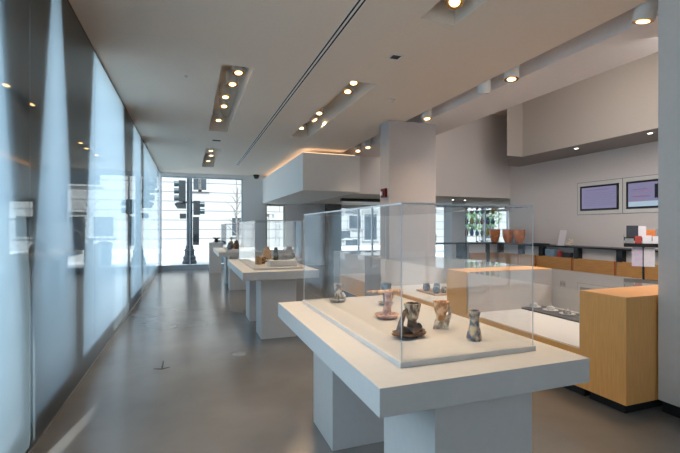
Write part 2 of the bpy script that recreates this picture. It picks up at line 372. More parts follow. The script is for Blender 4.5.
# ------------------------------------------------------------------ outside
struct('street', boxes((-60, 70, YF + 0.3, 33.9, -0.45, -0.15)), M['asphalt'])
struct('sidewalk', boxes((-60, 70, YF + 0.3, 22.0, -0.15, -0.02), (-60, 70, 30.5, 34.0, -0.15, 0.0)), M['sidewalk'])
struct('pavement_rear', boxes((-60, 70, -40, YB - 0.2, -0.15, -0.02)), M['sidewalk'])
struct('wall_opposite', boxes((-60, 70, -22, -21, -0.02, 8.0)), M['pier'])  # unseen slab, added to keep low sky out of the rear window
struct('yard', boxes((-60, XL - 0.35, YB - 0.2, YF + 0.3, -0.15, -0.02)), M['asphalt'])
struct('wall_planter', boxes((-2.7, -2.4, YB, 5.2, -0.02, 1.7), (-2.7, -2.4, 5.2, YF, -0.02, 0.4)), M['pier'])  # unseen wall, added to dim the lower part of the left glass
bld = thing('building', 'white stone building with grooved courses across the street', 'building', (0, 34, 0))
obj('facade', boxes((-35, 60, 0, 1, -0.15, 15)), M['stone'], bld)
def facade_window(x, w, z0, z1):
    f = obj('window', boxes((x - w / 2 - .12, x - w / 2, -.10, .02, z0 - .1, z1 + .12), (x + w / 2, x + w / 2 + .12, -.10, .02, z0 - .1, z1 + .12),
                            (x - w / 2, x + w / 2, -.10, .02, z1, z1 + .12), (x - w / 2 - .2, x + w / 2 + .2, -.16, .02, z0 - .22, z0 - .1)), M['stone'], bld)
    obj('pane', boxes((x - w / 2, x + w / 2, -.03, .01, z0 - .1, z1)), M['dark_glass'], f)
for x, w, z0, z1 in [(0.45, .4, 4.6, 5.5), (1.0, .4, 4.6, 5.5), (3.8, 1.3, 1.05, 2.35), (5.45, 1.0, .1, 2.35), (8.4, 1.3, 1.05, 2.35), (10.6, 1.2, 1.05, 2.35), (5.0, 2.0, 4.75, 5.6), (9.3, 2.0, 4.75, 5.6),
                      (12.8, .9, 0.7, 1.3), (13.4, 1.2, -.0 + .1, .55), (13.7, 1.1, 1.6, 2.7), (15.2, 1.2, .6, 2.6), (17.5, 1.3, .6, 2.6), (20.5, 1.6, .6, 2.8), (24, 1.6, .6, 2.8), (28, 1.6, .6, 2.8), (14.5, 2, 4.9, 6.4), (20, 2, 4.9, 6.4), (26, 2, 4.9, 6.4), (-6, 1.6, .8, 2.9), (-10, 1.6, .8, 2.9)]:
    facade_window(x, w, z0, z1)
obj('cornice', boxes((-35, 60, -.18, 0.02, 6.9, 7.2)), M['stone'], bld)
obj('portal', boxes((4.55, 4.8, -.22, 0.02, -.15, 2.7), (6.1, 6.35, -.22, 0.02, -.15, 2.7), (4.45, 6.45, -.26, .02, 2.7, 3.0)), M['stone'], bld)

# street lamp pole with traffic signals
tp = thing('traffic_signal_pole', 'dark teal street pole with traffic signals outside the far window', 'traffic light', (-0.02, 19.4, -0.02))
bm = bmesh.new(); lathe(bm, [(.30, 0), (.30, .12), (.26, .16), (.27, .30), (.21, .36), (.20, .55), (.24, .58), (.16, .68), (.15, .8)], n=16); obj('pole_base', bm, M['pole'], tp, True)
bm = bmesh.new(); lathe(bm, [(.125, .8), (.115, 2.4), (.10, 5.2)], n=14); obj('pole', bm, M['pole'], tp, True)
def signal(dx, z, n, lean):
    hd = obj('signal_head', boxes((dx - .14, dx + .14, -.14, .10, z, z + n * .31), bevel=.02), M['signal'], tp)
    for k in range(n):
        bm = bmesh.new()
        m4 = Matrix.Translation((dx + lean * .13, -.02, z + .155 + k * .31)) @ Matrix.Rotation(lean * PI / 2, 4, 'Y')
        lathe(bm, [(.115, 0), (.12, .2), (.105, .2), (.10, .02)], n=14, mtx=m4)
        obj('visor', bm, M['signal_lens'], hd, True)
signal(-.30, 2.72, 3, -1); signal(.30, 2.15, 2, 1)
obj('signal_arm', boxes((-.30, .30, -.03, .03, 2.66, 2.72)), M['pole'], tp)
bm = bmesh.new(); prism(bm, [(-.62, 2.62), (-.50, 2.42), (-.14, 2.42), (-.14, 2.70), (-.50, 2.70)], 'y', -.06, .06); obj('side_signal', bm, M['signal'], tp)
obj('pedestrian_signal', boxes((-.40, -.14, -.12, .08, 1.98, 2.2), bevel=.02), M['signal'], tp)
obj('sign_panel', boxes((.14, .40, -.05, .0, .82, 2.06), bevel=.01), M['signal'], tp)
bn = thing('litter_bin', 'grey teal litter bin on the pavement outside', 'bin', (1.25, 19.5, -0.02))
bm = bmesh.new(); lathe(bm, [(.22, 0), (.25, .05), (.27, .8), (.29, .82), (.29, .88)], n=18); obj('body', bm, M['bin'], bn, True)
bm = bmesh.new(); lathe(bm, [(.29, .88), (.27, .95), (.12, 1.02), (.11, 1.0)], n=18); obj('lid', bm, M['signal'], bn, True)
tr = thing('street_tree', 'bare young street tree on the pavement outside', 'tree', (2.2, 21.2, -0.02))
bm = bmesh.new(); tube(bm, [(0, 0, 0), (.03, 0, 1.0), (-.02, .02, 2.2), (.05, 0, 3.6)], [.07, .055, .045, .02]); obj('trunk', bm, M['bark'], tr, True)
bm = bmesh.new()
for k in range(16):
    z0 = 1.1 + k * .14; t = k * 2.4; l = .9 - k * .03
    tube(bm, [(0, 0, z0), (math.cos(t) * l * .5, math.sin(t) * l * .5, z0 + .35), (math.cos(t) * l, math.sin(t) * l, z0 + .5 + .2 * math.sin(k))], [.022, .014, .005], 6)
obj('branches', bm, M['bark'], tr)
for i, (x, y, s) in enumerate([(17.5, 23.5, 1.2), (20.2, 25.0, 1.5), (23.2, 24.0, 1.3)]):
    t = thing('leafy_tree', ['leafy green tree outside the right-hand shopfront, left of three', 'leafy green tree outside the right-hand shopfront, middle of three', 'leafy green tree outside the right-hand shopfront, right of three'][i], 'tree', (x, y, -0.02 if y < 22 else -.15), group='trees outside the shopfront')
    bm = bmesh.new(); tube(bm, [(0, 0, 0), (.05, 0, 1.0), (0, .05, 2.2 * s)], [.12, .1, .05]); obj('trunk', bm, M['bark'], t, True)
    bm = bmesh.new()
    for k in range(420):
        v = Vector((random.gauss(0, 1), random.gauss(0, 1), random.gauss(0, 1))).normalized() * random.uniform(.5, 1) * s
        c = v * 1.0 + Vector((0, 0, 1.9 * s)); d = Vector((random.uniform(-1, 1), random.uniform(-1, 1), random.uniform(-1, 1))).normalized() * .16; e = d.orthogonal().normalized() * .08
        q = [bm.verts.new(c + d), bm.verts.new(c + e), bm.verts.new(c - d), bm.verts.new(c - e)]; bm.faces.new(q)
    obj('crown', bm, M['leaf'], t)

# ------------------------------------------------------------------ display tables and their glass cases
def table(label, y0, y1, legs):
    t = thing('display_table', label, 'table', (1.18, (y0 + y1) / 2, 0), group='white display tables')
    hy = (y1 - y0) / 2; cy = (y0 + y1) / 2
    obj('tabletop', boxes((-.525, .525, -hy, hy, .85, .96), bevel=.003), M['white'], t)
    for a, b in legs:
        obj('leg', boxes((-.25, .25, a - cy, b - cy, 0, .85), bevel=.003), M['white'], t)
    return t
table('large white display table in front, nearest to the viewer', 1.38, 3.25, [(1.44, 1.91), (2.72, 3.19)])
table('second white display table along the aisle, under the middle glass case', 5.57, 8.0, [(5.78, 6.25), (6.98, 7.45)])
table('farthest white display table, near the street window', 10.4, 12.95, [(10.6, 11.07), (11.9, 12.37)])

def vitrine(label, y0, y1, x0=.855, x1=1.535):
    z0, z1, w = .985, 1.658, .008
    cx, cy = (x0 + x1) / 2, (y0 + y1) / 2; hx, hy = (x1 - x0) / 2, (y1 - y0) / 2; hz = z1 - z0
    bd = tag(obj('display_board', boxes((x0 - .012, x1 + .012, y0 - .012, y1 + .012, .96, .985), bevel=.003), M['white']), label.replace('clear glass case', 'low white board under the clear glass case'), 'board', 'display boards on the tables')
    t = thing('glass_case', label, 'display case', (cx, cy, z0), group='clear display cases')
    for bxs in ((-hx, -hx + w, -hy, hy, 0, hz - w), (hx - w, hx, -hy, hy, 0, hz - w)): obj('side_panel', boxes(bxs), M['case_glass'], t)
    for bxs in ((-hx + w, hx - w, -hy, -hy + w, 0, hz - w), (-hx + w, hx - w, hy - w, hy, 0, hz - w)): obj('end_panel', boxes(bxs), M['case_glass'], t)
    obj('top_panel', boxes((-hx, hx, -hy, hy, hz - w, hz)), M['case_glass'], t)
    e = .0035
    bs = []
    for sx in (-1, 1):
        for sy in (-1, 1):
            X, Y = sx * hx, sy * hy
            bs.append((min(X, X + sx * e), max(X, X + sx * e), min(Y, Y + sy * e), max(Y, Y + sy * e), 0, hz))
    for sx in (-1, 1): bs.append((min(sx * hx, sx * (hx + e)), max(sx * hx, sx * (hx + e)), -hy, hy, hz - w, hz))
    for sy in (-1, 1): bs.append((-hx, hx, min(sy * hy, sy * (hy + e)), max(sy * hy, sy * (hy + e)), hz - w, hz))
    obj('polished_edge', boxes(*bs), M['edge'], t)
    return t
vitrine('clear glass case on the large front display table', 1.56, 3.15, .843, 1.55)
vitrine('clear glass case on the second display table along the aisle', 5.84, 7.85)
vitrine('clear glass case on the farthest display table near the window', 10.68, 12.75)

# ------------------------------------------------------------------ ceramics in the front case (board top z = .985)
ZB = .985
def ceramic(name, label, x, y, z=ZB, rz=0, cat='sculpture', sc=1.0):
    o = thing(name, label, cat, (x, y, z), rz); o.scale = (sc, sc, sc); return o
t = ceramic('sculptural_cup', 'dark brown cup on twisted stem and oval dish at the case corner', 1.075, 1.90, rz=.2, cat='cup', sc=1.15)
bm = bmesh.new(); lathe(bm, [(.02, 0), (.06, .004), (.088, .018), (.092, .024), (.07, .022), (.03, .018), (.01, .018)], n=28, sx=1.0, sy=.62, wob=.22); obj('dish', bm, M['brown_clay'], t, True)
bm = bmesh.new(); tube(bm, [(-.005, 0, .015), (.022, .0, .035), (.012, .0, .07), (.02, 0, .10)], [.045, .032, .02, .024], 12); tube(bm, [(-.06, 0, .018), (-.052, 0, .07), (-.03, 0, .115), (.0, 0, .135)], [.02, .012, .01, .008], 8); tube(bm, [(.0, -.02, .015), (.04, -.015, .045), (.06, 0, .022)], [.015, .018, .012], 8); obj('stem', bm, M['brown_clay'], t, True)
bm = bmesh.new(); lathe(bm, [(.012, .06), (.026, .085), (.034, .125), (.040, .150), (.033, .150), (.026, .128), (.01, .10)], cx=.014, n=20, wob=.12); obj('bowl', bm, M['pale_clay'], t, True)
t = ceramic('goblet', 'orange goblet on a cream ribbed foot, middle of the front case', 1.32, 1.985, rz=-.3, cat='cup', sc=1.1)
bm = bmesh.new(); lathe(bm, [(.020, .045), (.024, .07), (.032, .10), (.041, .132), (.043, .14), (.036, .138), (.026, .10), (.01, .07)], n=22, wob=.12); obj('bowl', bm, M['orange_clay'], t, True)
bm = bmesh.new()
for k in range(7): tube(bm, [(-.033 + k * .011, .004, 0), (-.03 + k * .0105, 0, .026), (-.024 + k * .009, 0, .05 + .004 * k)], [.008, .0085, .005], 8)
tube(bm, [(.03, 0, .02), (.044, 0, .06), (.046, 0, .09), (.034, 0, .12)], [.010, .009, .008, .007], 8); obj('foot', bm, M['cream_clay'], t, True)
t = ceramic('tall_cup', 'blue and beige waisted cup at the right of the front case', 1.347, 1.733, rz=.4, cat='cup', sc=1.08)
bm = bmesh.new(); lathe(bm, [(.033, 0), (.035, .012), (.027, .05), (.019, .078), (.021, .105), (.027, .132), (.029, .138), (.022, .137), (.017, .11), (.006, .09)], n=22, wob=.16); obj('body', bm, M['blue_clay'], t, True)
bm = bmesh.new(); tube(bm, [(.022, 0, .02), (.032, 0, .05), (.027, 0, .09), (.030, 0, .125)], [.009, .010, .009, .006], 8); obj('ridge', bm, M['slate_clay'], t, True)
t = ceramic('branch_stem_cup', 'pinkish stem cup with a long horizontal bar and round dish', 1.163, 2.343, rz=-.35, cat='cup')
bm = bmesh.new(); lathe(bm, [(.03, 0), (.06, .006), (.074, .02), (.076, .026), (.06, .024), (.02, .02)], n=26, wob=.06); obj('dish', bm, M['pink_clay'], t, True)
bm = bmesh.new(); lathe(bm, [(.038, .018), (.028, .045), (.018, .08), (.016, .13), (.02, .17)], n=14, wob=.25); tube(bm, [(.012, -.01, .02), (.02, -.012, .1), (.012, -.01, .17)], .008, 8); obj('stem', bm, M['pink_clay'], t, True)
bm = bmesh.new(); tube(bm, [(-.125, 0, .166), (-.06, 0, .164), (.02, 0, .168), (.10, 0, .172)], [.006, .009, .012, .012], 8); obj('bar', bm, M['orange_clay'], t, True)
t = ceramic('footed_bowl', 'slate footed bowl with an orange handle behind the bar cup', 1.36, 2.76, rz=.5, cat='bowl')
bm = bmesh.new(); lathe(bm, [(.02, 0), (.05, .005), (.07, .02), (.06, .024), (.03, .02)], n=22, sx=1.1, sy=.7, wob=.15); obj('dish', bm, M['grey_clay'], t, True)
bm = bmesh.new(); lathe(bm, [(.016, .018), (.02, .06), (.03, .10), (.040, .145), (.042, .155), (.033, .154), (.022, .11)], n=20, wob=.1); obj('bowl', bm, M['slate_clay'], t, True)
bm = bmesh.new(); tube(bm, [(.03, 0, .018), (.055, 0, .05), (.06, 0, .09), (.045, 0, .12)], [.022, .024, .02, .012], 12); obj('handle', bm, M['orange_clay'], t, True)
t = ceramic('ribbed_cup', 'grey speckled cup on a leaf-shaped dish at the far left corner of the front case', 1.06, 2.965, cat='cup')
bm = bmesh.new(); lathe(bm, [(.02, 0), (.055, .008), (.072, .026), (.06, .03), (.02, .02)], n=24, sx=1.0, sy=.62, wob=.2); obj('dish', bm, M['grey_clay'], t, True)
bm = bmesh.new(); lathe(bm, [(.022, .02), (.03, .05), (.026, .07), (.032, .1), (.036, .14), (.03, .14), (.02, .09)], n=20, wob=.15); obj('bowl', bm, M['pale_clay'], t, True)
bm = bmesh.new(); tube(bm, [(.034, 0, .02), (.048, 0, .045), (.035, 0, .075)], [.012, .014, .008], 8); obj('knob', bm, M['cream_clay'], t, True)

# second table
t = tag(obj('plinth_block', boxes((1.10, 1.49, 5.98, 6.28, ZB, ZB + .085), bevel=.003), M['white']), 'low white plinth block inside the middle glass case', 'plinth')
t = ceramic('figurine', 'dark olive reclining ceramic figure on the white plinth block', 1.36, 6.12, ZB + .085)
bm = bmesh.new(); tube(bm, [(-.12, 0, .04), (-.04, 0, .05), (.03, 0, .04), (.10, 0, .055), (.13, 0, .06)], [.035, .045, .035, .042, .02], 12); obj('body', bm, M['green_clay'], t, True)
bm = bmesh.new(); lathe(bm, [(.012, .05), (.03, .075), (.026, .1), (.008, .11)], cx=.10, n=14); obj('head', bm, M['green_clay'], t, True)
t = ceramic('tall_vase', 'slim olive green vase standing on the white plinth block', 1.21, 6.16, ZB + .085, cat='vase')
bm = bmesh.new(); lathe(bm, [(.035, 0), (.04, .02), (.032, .12), (.026, .17), (.03, .19), (.02, .188)], n=18); obj('body', bm, M['green_clay'], t, True)
for i, (x, y, s, mm, lb) in enumerate([(1.0, 6.5, 1.0, 'tan_clay', 'short brown beaker at the left of the middle case'), (1.09, 6.62, .85, 'brown_clay', 'small dark beaker beside the short brown one in the middle case')]):
    t = ceramic('beaker', lb, x, y, cat='cup')
    bm = bmesh.new(); lathe(bm, [(.045 * s, 0), (.05 * s, .01), (.058 * s, .12 * s), (.062 * s, .125 * s), (.05 * s, .125 * s), (.042 * s, .02)], n=18, wob=.06); obj('body', bm, M[mm], t, True)
    bm = bmesh.new(); tube(bm, [(.055 * s, 0, .10 * s), (.095 * s, 0, .09 * s), (.09 * s, 0, .05 * s), (.05 * s, 0, .03 * s)], .009, 8); obj('handle', bm, M[mm], t, True)
t = ceramic('slab_vase', 'tan slab vase at the far end of the middle case', 1.32, 7.55, cat='vase')
bm = boxes((-.07, .07, -.05, .05, 0, .17), (-.045, .045, -.03, .03, .17, .22), bevel=.008); obj('body', bm, M['tan_clay'], t)
t = ceramic('open_box', 'cream slab box lying between the beakers and the tan vase', 1.25, 6.95, cat='box')
obj('body', boxes((-.11, .11, -.06, .06, 0, .05), (-.11, -.08, -.06, .06, .05, .09), bevel=.004), M['cream_clay'], t)
obj('shelf_tile', boxes((-.06, .11, -.05, .05, .05, .06)), M['tan_clay'], t)

# third table
t = ceramic('bottle', 'ochre glazed bottle in the farthest glass case', 1.06, 11.6, cat='bottle')
bm = bmesh.new(); lathe(bm, [(.045, 0), (.055, .03), (.05, .16), (.02, .22), (.018, .30), (.024, .31), (.012, .308)], n=16); obj('body', bm, M['ochre_clay'], t, True)
for x, y, s, mm, lb in [(.98, 11.2, 1.0, 'slate_clay', 'slate blue jar at the front of the farthest case'), (1.18, 11.5, 1.2, 'brown_clay', 'dark brown jar beside the ochre bottle in the farthest case'), (1.30, 11.25, .9, 'tan_clay', 'tan jar at the right of the farthest case')]:
    t = ceramic('jar', lb, x, y, cat='jar')
    bm = bmesh.new(); lathe(bm, [(.05 * s, 0), (.07 * s, .05 * s), (.065 * s, .12 * s), (.04 * s, .15 * s), (.045 * s, .165 * s)], n=16); obj('body', bm, M[mm], t, True)
    bm = bmesh.new(); lathe(bm, [(.05 * s, .165 * s), (.045 * s, .18 * s), (.012, .19 * s), (.014, .21 * s), (.004, .215 * s)], n=16); obj('lid', bm, M[mm], t, True)

# pedestal at the end of the aisle
t = thing('pedestal', 'white pedestal beyond the tables, next to the street window', 'pedestal', (.82, 15.0, 0))
obj('body', boxes((-.2, .2, -.2, .2, 0, 1.02), bevel=.004), M['white'], t); obj('cap', boxes((-.205, .205, -.205, .205, 1.02, 1.05), bevel=.003), M['white'], t)
t = thing('potted_plant', 'dark leafy pot plant on the white end pedestal', 'plant', (.86, 15.0, 1.05))
bm = bmesh.new(); lathe(bm, [(.05, 0), (.075, .09), (.08, .09), (.06, .08)], n=14); obj('pot', bm, M['signal'], t, True)
bm = bmesh.new()
for k in range(14):
    an = k * 2.4; l = .10 + .03 * (k % 3)
    tube(bm, [(0, 0, .07), (math.cos(an) * l * .6, math.sin(an) * l * .6, .15), (math.cos(an) * l, math.sin(an) * l, .17)], [.006, .022, .002], 6)
obj('leaves', bm, M['plant'], t)

# ------------------------------------------------------------------ long low case with maple end blocks, right of the tables
X0, X1, ZT, ZD = 3.36, 4.8, .98, .45
def end_block(label, y0, y1, x1=X1, m='wood', mt='woodtop'):
    cy = (y0 + y1) / 2; t = thing('end_block', label, 'counter', (X0, cy, 0), group='end blocks of the long low case')
    obj('body', boxes((0, x1 - X0, y0 - cy, y1 - cy, .09, ZT - .012), bevel=.002), M[m], t)
    obj('top', boxes((0, x1 - X0, y0 - cy, y1 - cy, ZT - .012, ZT), bevel=.002), M[mt], t)
    obj('toe_kick', boxes((.06, x1 - X0 - .06, y0 - cy + .05, y1 - cy - .05, 0, .09)), M['blackmatte'], t)
end_block('maple end block of the long low case, against the right-hand column', 2.39, 2.82)
end_block('second maple block along the long low case, seen through the front glass case', 4.47, 4.91)
end_block('narrow taupe block against the aisle side of the middle column', 7.08, 7.78, 3.56, 'taupe', 'taupe')
end_block('farthest block of the long low case, taupe grey', 9.3, 9.74, X1, 'taupe', 'taupe')
def low_case(label, y0, y1, backs=True):
    cy = (y0 + y1) / 2; t = thing('low_case', label, 'display case', (X0, cy, 0), group='low glass-topped cases'); a, b = y0 - cy, y1 - cy; w = X1 - X0
    obj('base', boxes((0, w, a, b, .09, ZD - .01)), M['wood'], t)
    obj('toe_kick', boxes((.06, w - .06, a, b, 0, .09)), M['blackmatte'], t)
    obj('deck', boxes((.015, w - .02, a, b, ZD - .01, ZD)), M['deck'], t)
    obj('end_lining', boxes((.012, w - .02, b - .015, b - .001, ZD, ZT - .012), (.012, w - .02, a + .001, a + .015, ZD, ZT - .012)), M['lining'], t)
    obj('back_panel', boxes((w - .02, w, a, b, ZD - .01, ZT - .01)), M['white'], t)
    obj('front_glass', boxes((.002, .010, a, b, ZD - .01, ZT - .01)), M['case_glass'], t)
    obj('top_glass', boxes((0, w, a, b, ZT - .01, ZT)), M['case_glass'], t)
    return t
lc = low_case('low glass-topped case between the two nearest maple blocks', 2.82, 4.47)
o = obj('outlet', boxes((X1 - X0 - .026, X1 - X0 - .02, .58, .67, .30 + ZD, .38 + ZD), bevel=.002), M['taupe'], lc); o['label'] = 'taupe electrical outlet plate'
obj('socket', boxes((X1 - X0 - .029, X1 - X0 - .026, .592, .614, .325 + ZD, .355 + ZD), (X1 - X0 - .029, X1 - X0 - .026, .636, .658, .325 + ZD, .355 + ZD)), M['blackmatte'], o)
low_case('low glass-topped case between second maple block and middle column', 4.91, 7.07)
low_case('low glass-topped case beyond the middle column', 7.79, 9.3)
# tray with little cloches
t = tag(obj('slate_tray', boxes((4.24, 4.62, 3.42, 4.57, ZD, ZD + .02), bevel=.004), M['tray']), 'long dark slate tray on the deck of the nearest low case', 'tray')
lbs = ['porcelain cloche at the far end of the slate tray', 'porcelain cloche second from the far end of the slate tray', 'grey stoppered porcelain cloche third along the slate tray', 'porcelain cloche at the near end of the slate tray']
for i, (x, y) in enumerate([(4.42, 4.42), (4.44, 4.16), (4.44, 3.90), (4.44, 3.62)]):
    t = ceramic('cloche', lbs[i], x, y, ZD + .02, cat='dish')
    bm = bmesh.new(); lathe(bm, [(.05, 0), (.09, .006), (.095, .012), (.05, .012)], n=20); obj('saucer', bm, M['bead'], t, True)
    bm = bmesh.new(); lathe(bm, [(.048, .012), (.05, .03), (.036, .055), (.012, .062), (.014, .075), (.004, .08)], n=18); obj('dome', bm, M['grey_clay'] if i == 2 else M['bead'], t, True)
# little pots in the second low case
t = tag(obj('beige_tray', boxes((3.72, 4.15, 5.75, 6.35, ZD, ZD + .03), bevel=.004), M['beige_tray']), 'beige tray under small slate pots in the second low case', 'tray')
for i, (x, y, s, mm) in enumerate([(3.80, 5.85, 1, 'slate_clay'), (3.96, 5.86, .9, 'grey_clay'), (3.82, 6.18, 1.1, 'slate_clay'), (4.04, 6.2, 1.0, 'slate_clay'), (3.93, 6.03, .8, 'brown_clay')]):
    t = ceramic('small_pot', ['slate pot at the near left corner of the beige tray', 'grey pot at the near right of the beige tray', 'slate pot at the far left corner of the beige tray', 'slate pot at the far right corner of the beige tray', 'small brown pot in the centre of the beige tray'][i], x, y, ZD + .03, cat='pot')
    bm = bmesh.new(); lathe(bm, [(.04 * s, 0), (.06 * s, .03), (.055 * s, .08 * s), (.045 * s, .10 * s), (.05 * s, .11 * s), (.038 * s, .108 * s)], n=16, wob=.06); obj('body', bm, M[mm], t, True)
# ------------------------------------------------------------------ counter along the right wall
rc = thing('wall_counter', 'long counter with black top and maple doors under the screens', 'counter', (9.4, 0, 0))
CZ = 1.07
obj('countertop', boxes((-.03, .59, 3.2, 10.9, CZ - .04, CZ), bevel=.003), M['black'], rc)
obj('carcass', boxes((.05, .59, 3.2, 10.88, .1, .74), (.14, .59, 3.2, 10.88, .74, CZ - .04)), M['white'], rc)
divs = [3.35, 4.53, 5.7, 6.856, 8.0, 9.155, 9.95, 10.85]
for y in divs: obj('divider', boxes((0, .14, y - .07, y + .07, .75, CZ - .04)), M['black'], rc)
seams = [3.22, 4.55, 5.75, 6.93, 8.10, 9.30, 9.98, 10.88]
for a, b in zip(seams, seams[1:]):
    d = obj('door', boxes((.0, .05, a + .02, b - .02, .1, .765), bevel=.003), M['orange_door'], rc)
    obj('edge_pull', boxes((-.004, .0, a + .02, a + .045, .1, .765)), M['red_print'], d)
obj('plinth', boxes((.08, .59, 3.2, 10.88, 0, .1)), M['blackmatte'], rc)
# things in the open shelf slots
for i, (y, w, h, mm, lb) in enumerate([(8.85, .30, .20, 'blue_print', 'pale blue booklet stack in the open slot under the countertop'), (8.55, .10, .16, 'red_print', 'thin red booklet in the open slot under the countertop'), (8.32, .24, .13, 'dark_print', 'dark box in the open slot under the countertop')]):
    o = tag(obj('booklet', boxes((9.41, 9.535, y - w / 2, y + w / 2, .765, .765 + h), bevel=.004), M[mm]), lb, 'booklet')
# things on the counter
t = thing('brochure_holder', 'white brochure holder standing open on the black countertop', 'holder', (9.62, 8.62, CZ))
bm = bmesh.new(); prism(bm, [(-.10, 0), (.08, 0), (.08, .05), (-.02, .05), (.06, .42), (.035, .42), (-.06, .03), (-.10, .03)], 'y', -.10, .10); obj('body', bm, M['paper'], t)
bm = bmesh.new(); prism(bm, [(-.030, .07), (-.026, .07), (.036, .38), (.032, .38)], 'y', -.06, .06); obj('leaflet', bm, M['grey_print'], t)
t = thing('card_stand', 'small card stand beside the brochure holder on the countertop', 'stand', (9.6, 8.36, CZ))
obj('base', boxes((-.05, .05, -.10, .10, 0, .02), bevel=.003), M['grey_print'], t)
bm = bmesh.new(); prism(bm, [(-.03, .02), (-.02, .02), (.05, .19), (.04, .19)], 'y', -.10, .10); obj('card', bm, M['cream_clay'], t)
t = thing('keyboard', 'flat black keyboard lying on the countertop near the orange vases', 'keyboard', (9.6, 9.35, CZ))
obj('body', boxes((-.10, .10, -.24, .24, 0, .03), bevel=.005), M['blackmatte'], t); obj('keys', boxes(*[(-.085 + r * .035, -.057 + r * .035, -.225 + k * .045, -.19 + k * .045, .03, .036) for r in range(5) for k in range(10)]), M['dark_print'], t)
for i, y in enumerate([11.3, 10.68, 10.2]):
    t = thing('orange_vase', ['amber orange glass vase standing farthest back, at the counter corner', 'amber orange glass vase, middle of the three on the countertop', 'amber orange glass vase nearest the keyboard on the countertop'][i], 'vase', (9.62, y, CZ), group='orange vases')
    bm = bmesh.new(); lathe(bm, [(.09, 0), (.10, .02), (.15, .16), (.175, .30), (.17, .42), (.155, .43), (.16, .30), (.12, .12), (.04, .04)], n=22); obj('body', bm, M['orange_glass'], t, True)
    bm = bmesh.new(); lathe(bm, [(.165, .415), (.178, .42), (.178, .44), (.160, .44)], n=22); obj('rim', bm, M['orange_clay'], t, True)

# recessed screens
def screen(label, y0, y1, kind):
    cy, cz = (y0 + y1) / 2, 2.34; hy = (y1 - y0) / 2
    t = thing('wall_screen', label, 'screen', (10, cy, cz), group='recessed wall screens')
    obj('surround', boxes((-.012, 0, -hy, hy, -.425, -.335), (-.012, 0, -hy, hy, .335, .425), (-.012, 0, -hy, -hy + .08, -.335, .335), (-.012, 0, hy - .08, hy, -.335, .335)), M['white_paint'], t)
    sh = obj('shadow_gap', boxes((-.010, 0, -hy - .012, -hy, -.437, .437), (-.010, 0, hy, hy + .012, -.437, .437), (-.010, 0, -hy, hy, -.437, -.425), (-.010, 0, -hy, hy, .425, .437)), M['grey_print'], t)
    b = hy - .09
    obj('bezel', boxes((-.03, 0, -b, b, -.325, -.28), (-.03, 0, -b, b, .28, .325), (-.03, 0, -b, -b + .045, -.28, .28), (-.03, 0, b - .045, b, -.28, .28), bevel=.003), M['black'], t)
    d = obj('display', boxes((-.02, 0, -b + .045, b - .045, -.28, .28)), M['screen'], t)
    w = b - .07
    if kind == 0:
        bs = [(-.0215, -.02, w - .75 * 1, w - .08, .20, .214)] + [(-.0215, -.02, -w + .05 * (k % 3), w - .05, .12 - k * .045, .126 - k * .045) for k in range(8)]
        obj('text_lines', boxes(*bs), M['screen_text'], d)
    else:
        obj('text_lines', boxes(*[(-.0215, -.02, w - .42 - .05 * k, w - .08, .12 - k * .17, .132 - k * .17) for k in range(2)]), M['screen_text'], d)
        obj('red_text_lines', boxes(*[(-.0215, -.02, w - .50 + .04 * k, w - .08, .06 - k * .10, .072 - k * .10) for k in range(3)]), M['screen_red'], d)
        obj('footer_band', boxes((-.0215, -.02, -w - .02, w + .02, -.28, -.16)), M['screen_band'], d)
        ph = obj('photo', boxes((-.0215, -.02, -w, -.12, -.10, .22)), M['navy'], d)
        bm = bmesh.new(); lathe(bm, [(.10, 0), (.10, .001)], n=20, sx=1, sy=.7, mtx=Matrix.Translation((-.0215, -.28, .04)) @ Matrix.Rotation(-PI / 2, 4, 'Y')); obj('pink_shape', bm, M['skin_pic'], ph)
screen('left wall screen showing lines on a lavender page', 7.205, 8.45, 0)
screen('right wall screen with a dark photo and red lines', 5.94, 7.185, 1)

# brochure rack standing between the low case and the counter
br = thing('brochure_rack', 'black floor stand holding brochures and white sheets, near the right-hand column', 'rack', (6.95, 4.66, 0), rz=-.95)
bm = bmesh.new(); lathe(bm, [(.19, 0), (.19, .015), (.03, .03), (.017, .05), (.017, 1.38)], n=18); obj('stand', bm, M['black'], br, True)
tiers = [(-.06, 1.26), (.0, 1.36)]
for dy, z in tiers:
    obj('shelf', boxes((-.26, .26, dy - .03, dy + .03, z - .02, z), (-.26, .26, dy - .035, dy - .03, z, z + .04), (-.265, -.26, dy - .035, dy + .03, z - .02, z + .08), (.26, .265, dy - .035, dy + .03, z - .02, z + .08)), M['black'], br)
obj('sheet_frame', boxes((-.15, .15, -.032, -.02, .92, 1.23)), M['black'], br)
def leaflet(label, dx, dy, z, w, h, mm):
    c, s = math.cos(-.95), math.sin(-.95)
    x, y = 6.95 + dx * c - dy * s, 4.66 + dx * s + dy * c
    o = obj('leaflet', boxes((-w / 2, w / 2, -.005, .005, 0, h)), M[mm]); o.location = (x, y, z); o.rotation_euler = (-.06, 0, -.95)
    tag(o, label, 'leaflet', 'leaflets on the brochure rack')
leaflet('dark leaflet on the upper tier of the brochure rack', -.15, .0, 1.36, .16, .23, 'dark_print')
leaflet('white leaflet on the upper tier of the brochure rack', -.015, .0, 1.36, .10, .22, 'paper')
leaflet('orange leaflet on the upper tier of the brochure rack', .10, .0, 1.36, .13, .16, 'orange_print')
leaflet('grey leaflet at the right end of the upper rack tier', .205, .0, 1.36, .10, .18, 'grey_print')
leaflet('pale grey leaflet at the left of the lower rack tier', -.19, -.06, 1.26, .12, .12, 'grey_print')
leaflet('red leaflet on the lower tier of the brochure rack', -.07, -.06, 1.26, .09, .16, 'red_print')
leaflet('wide white leaflet on the lower tier of the brochure rack', .045, -.06, 1.26, .12, .17, 'paper')
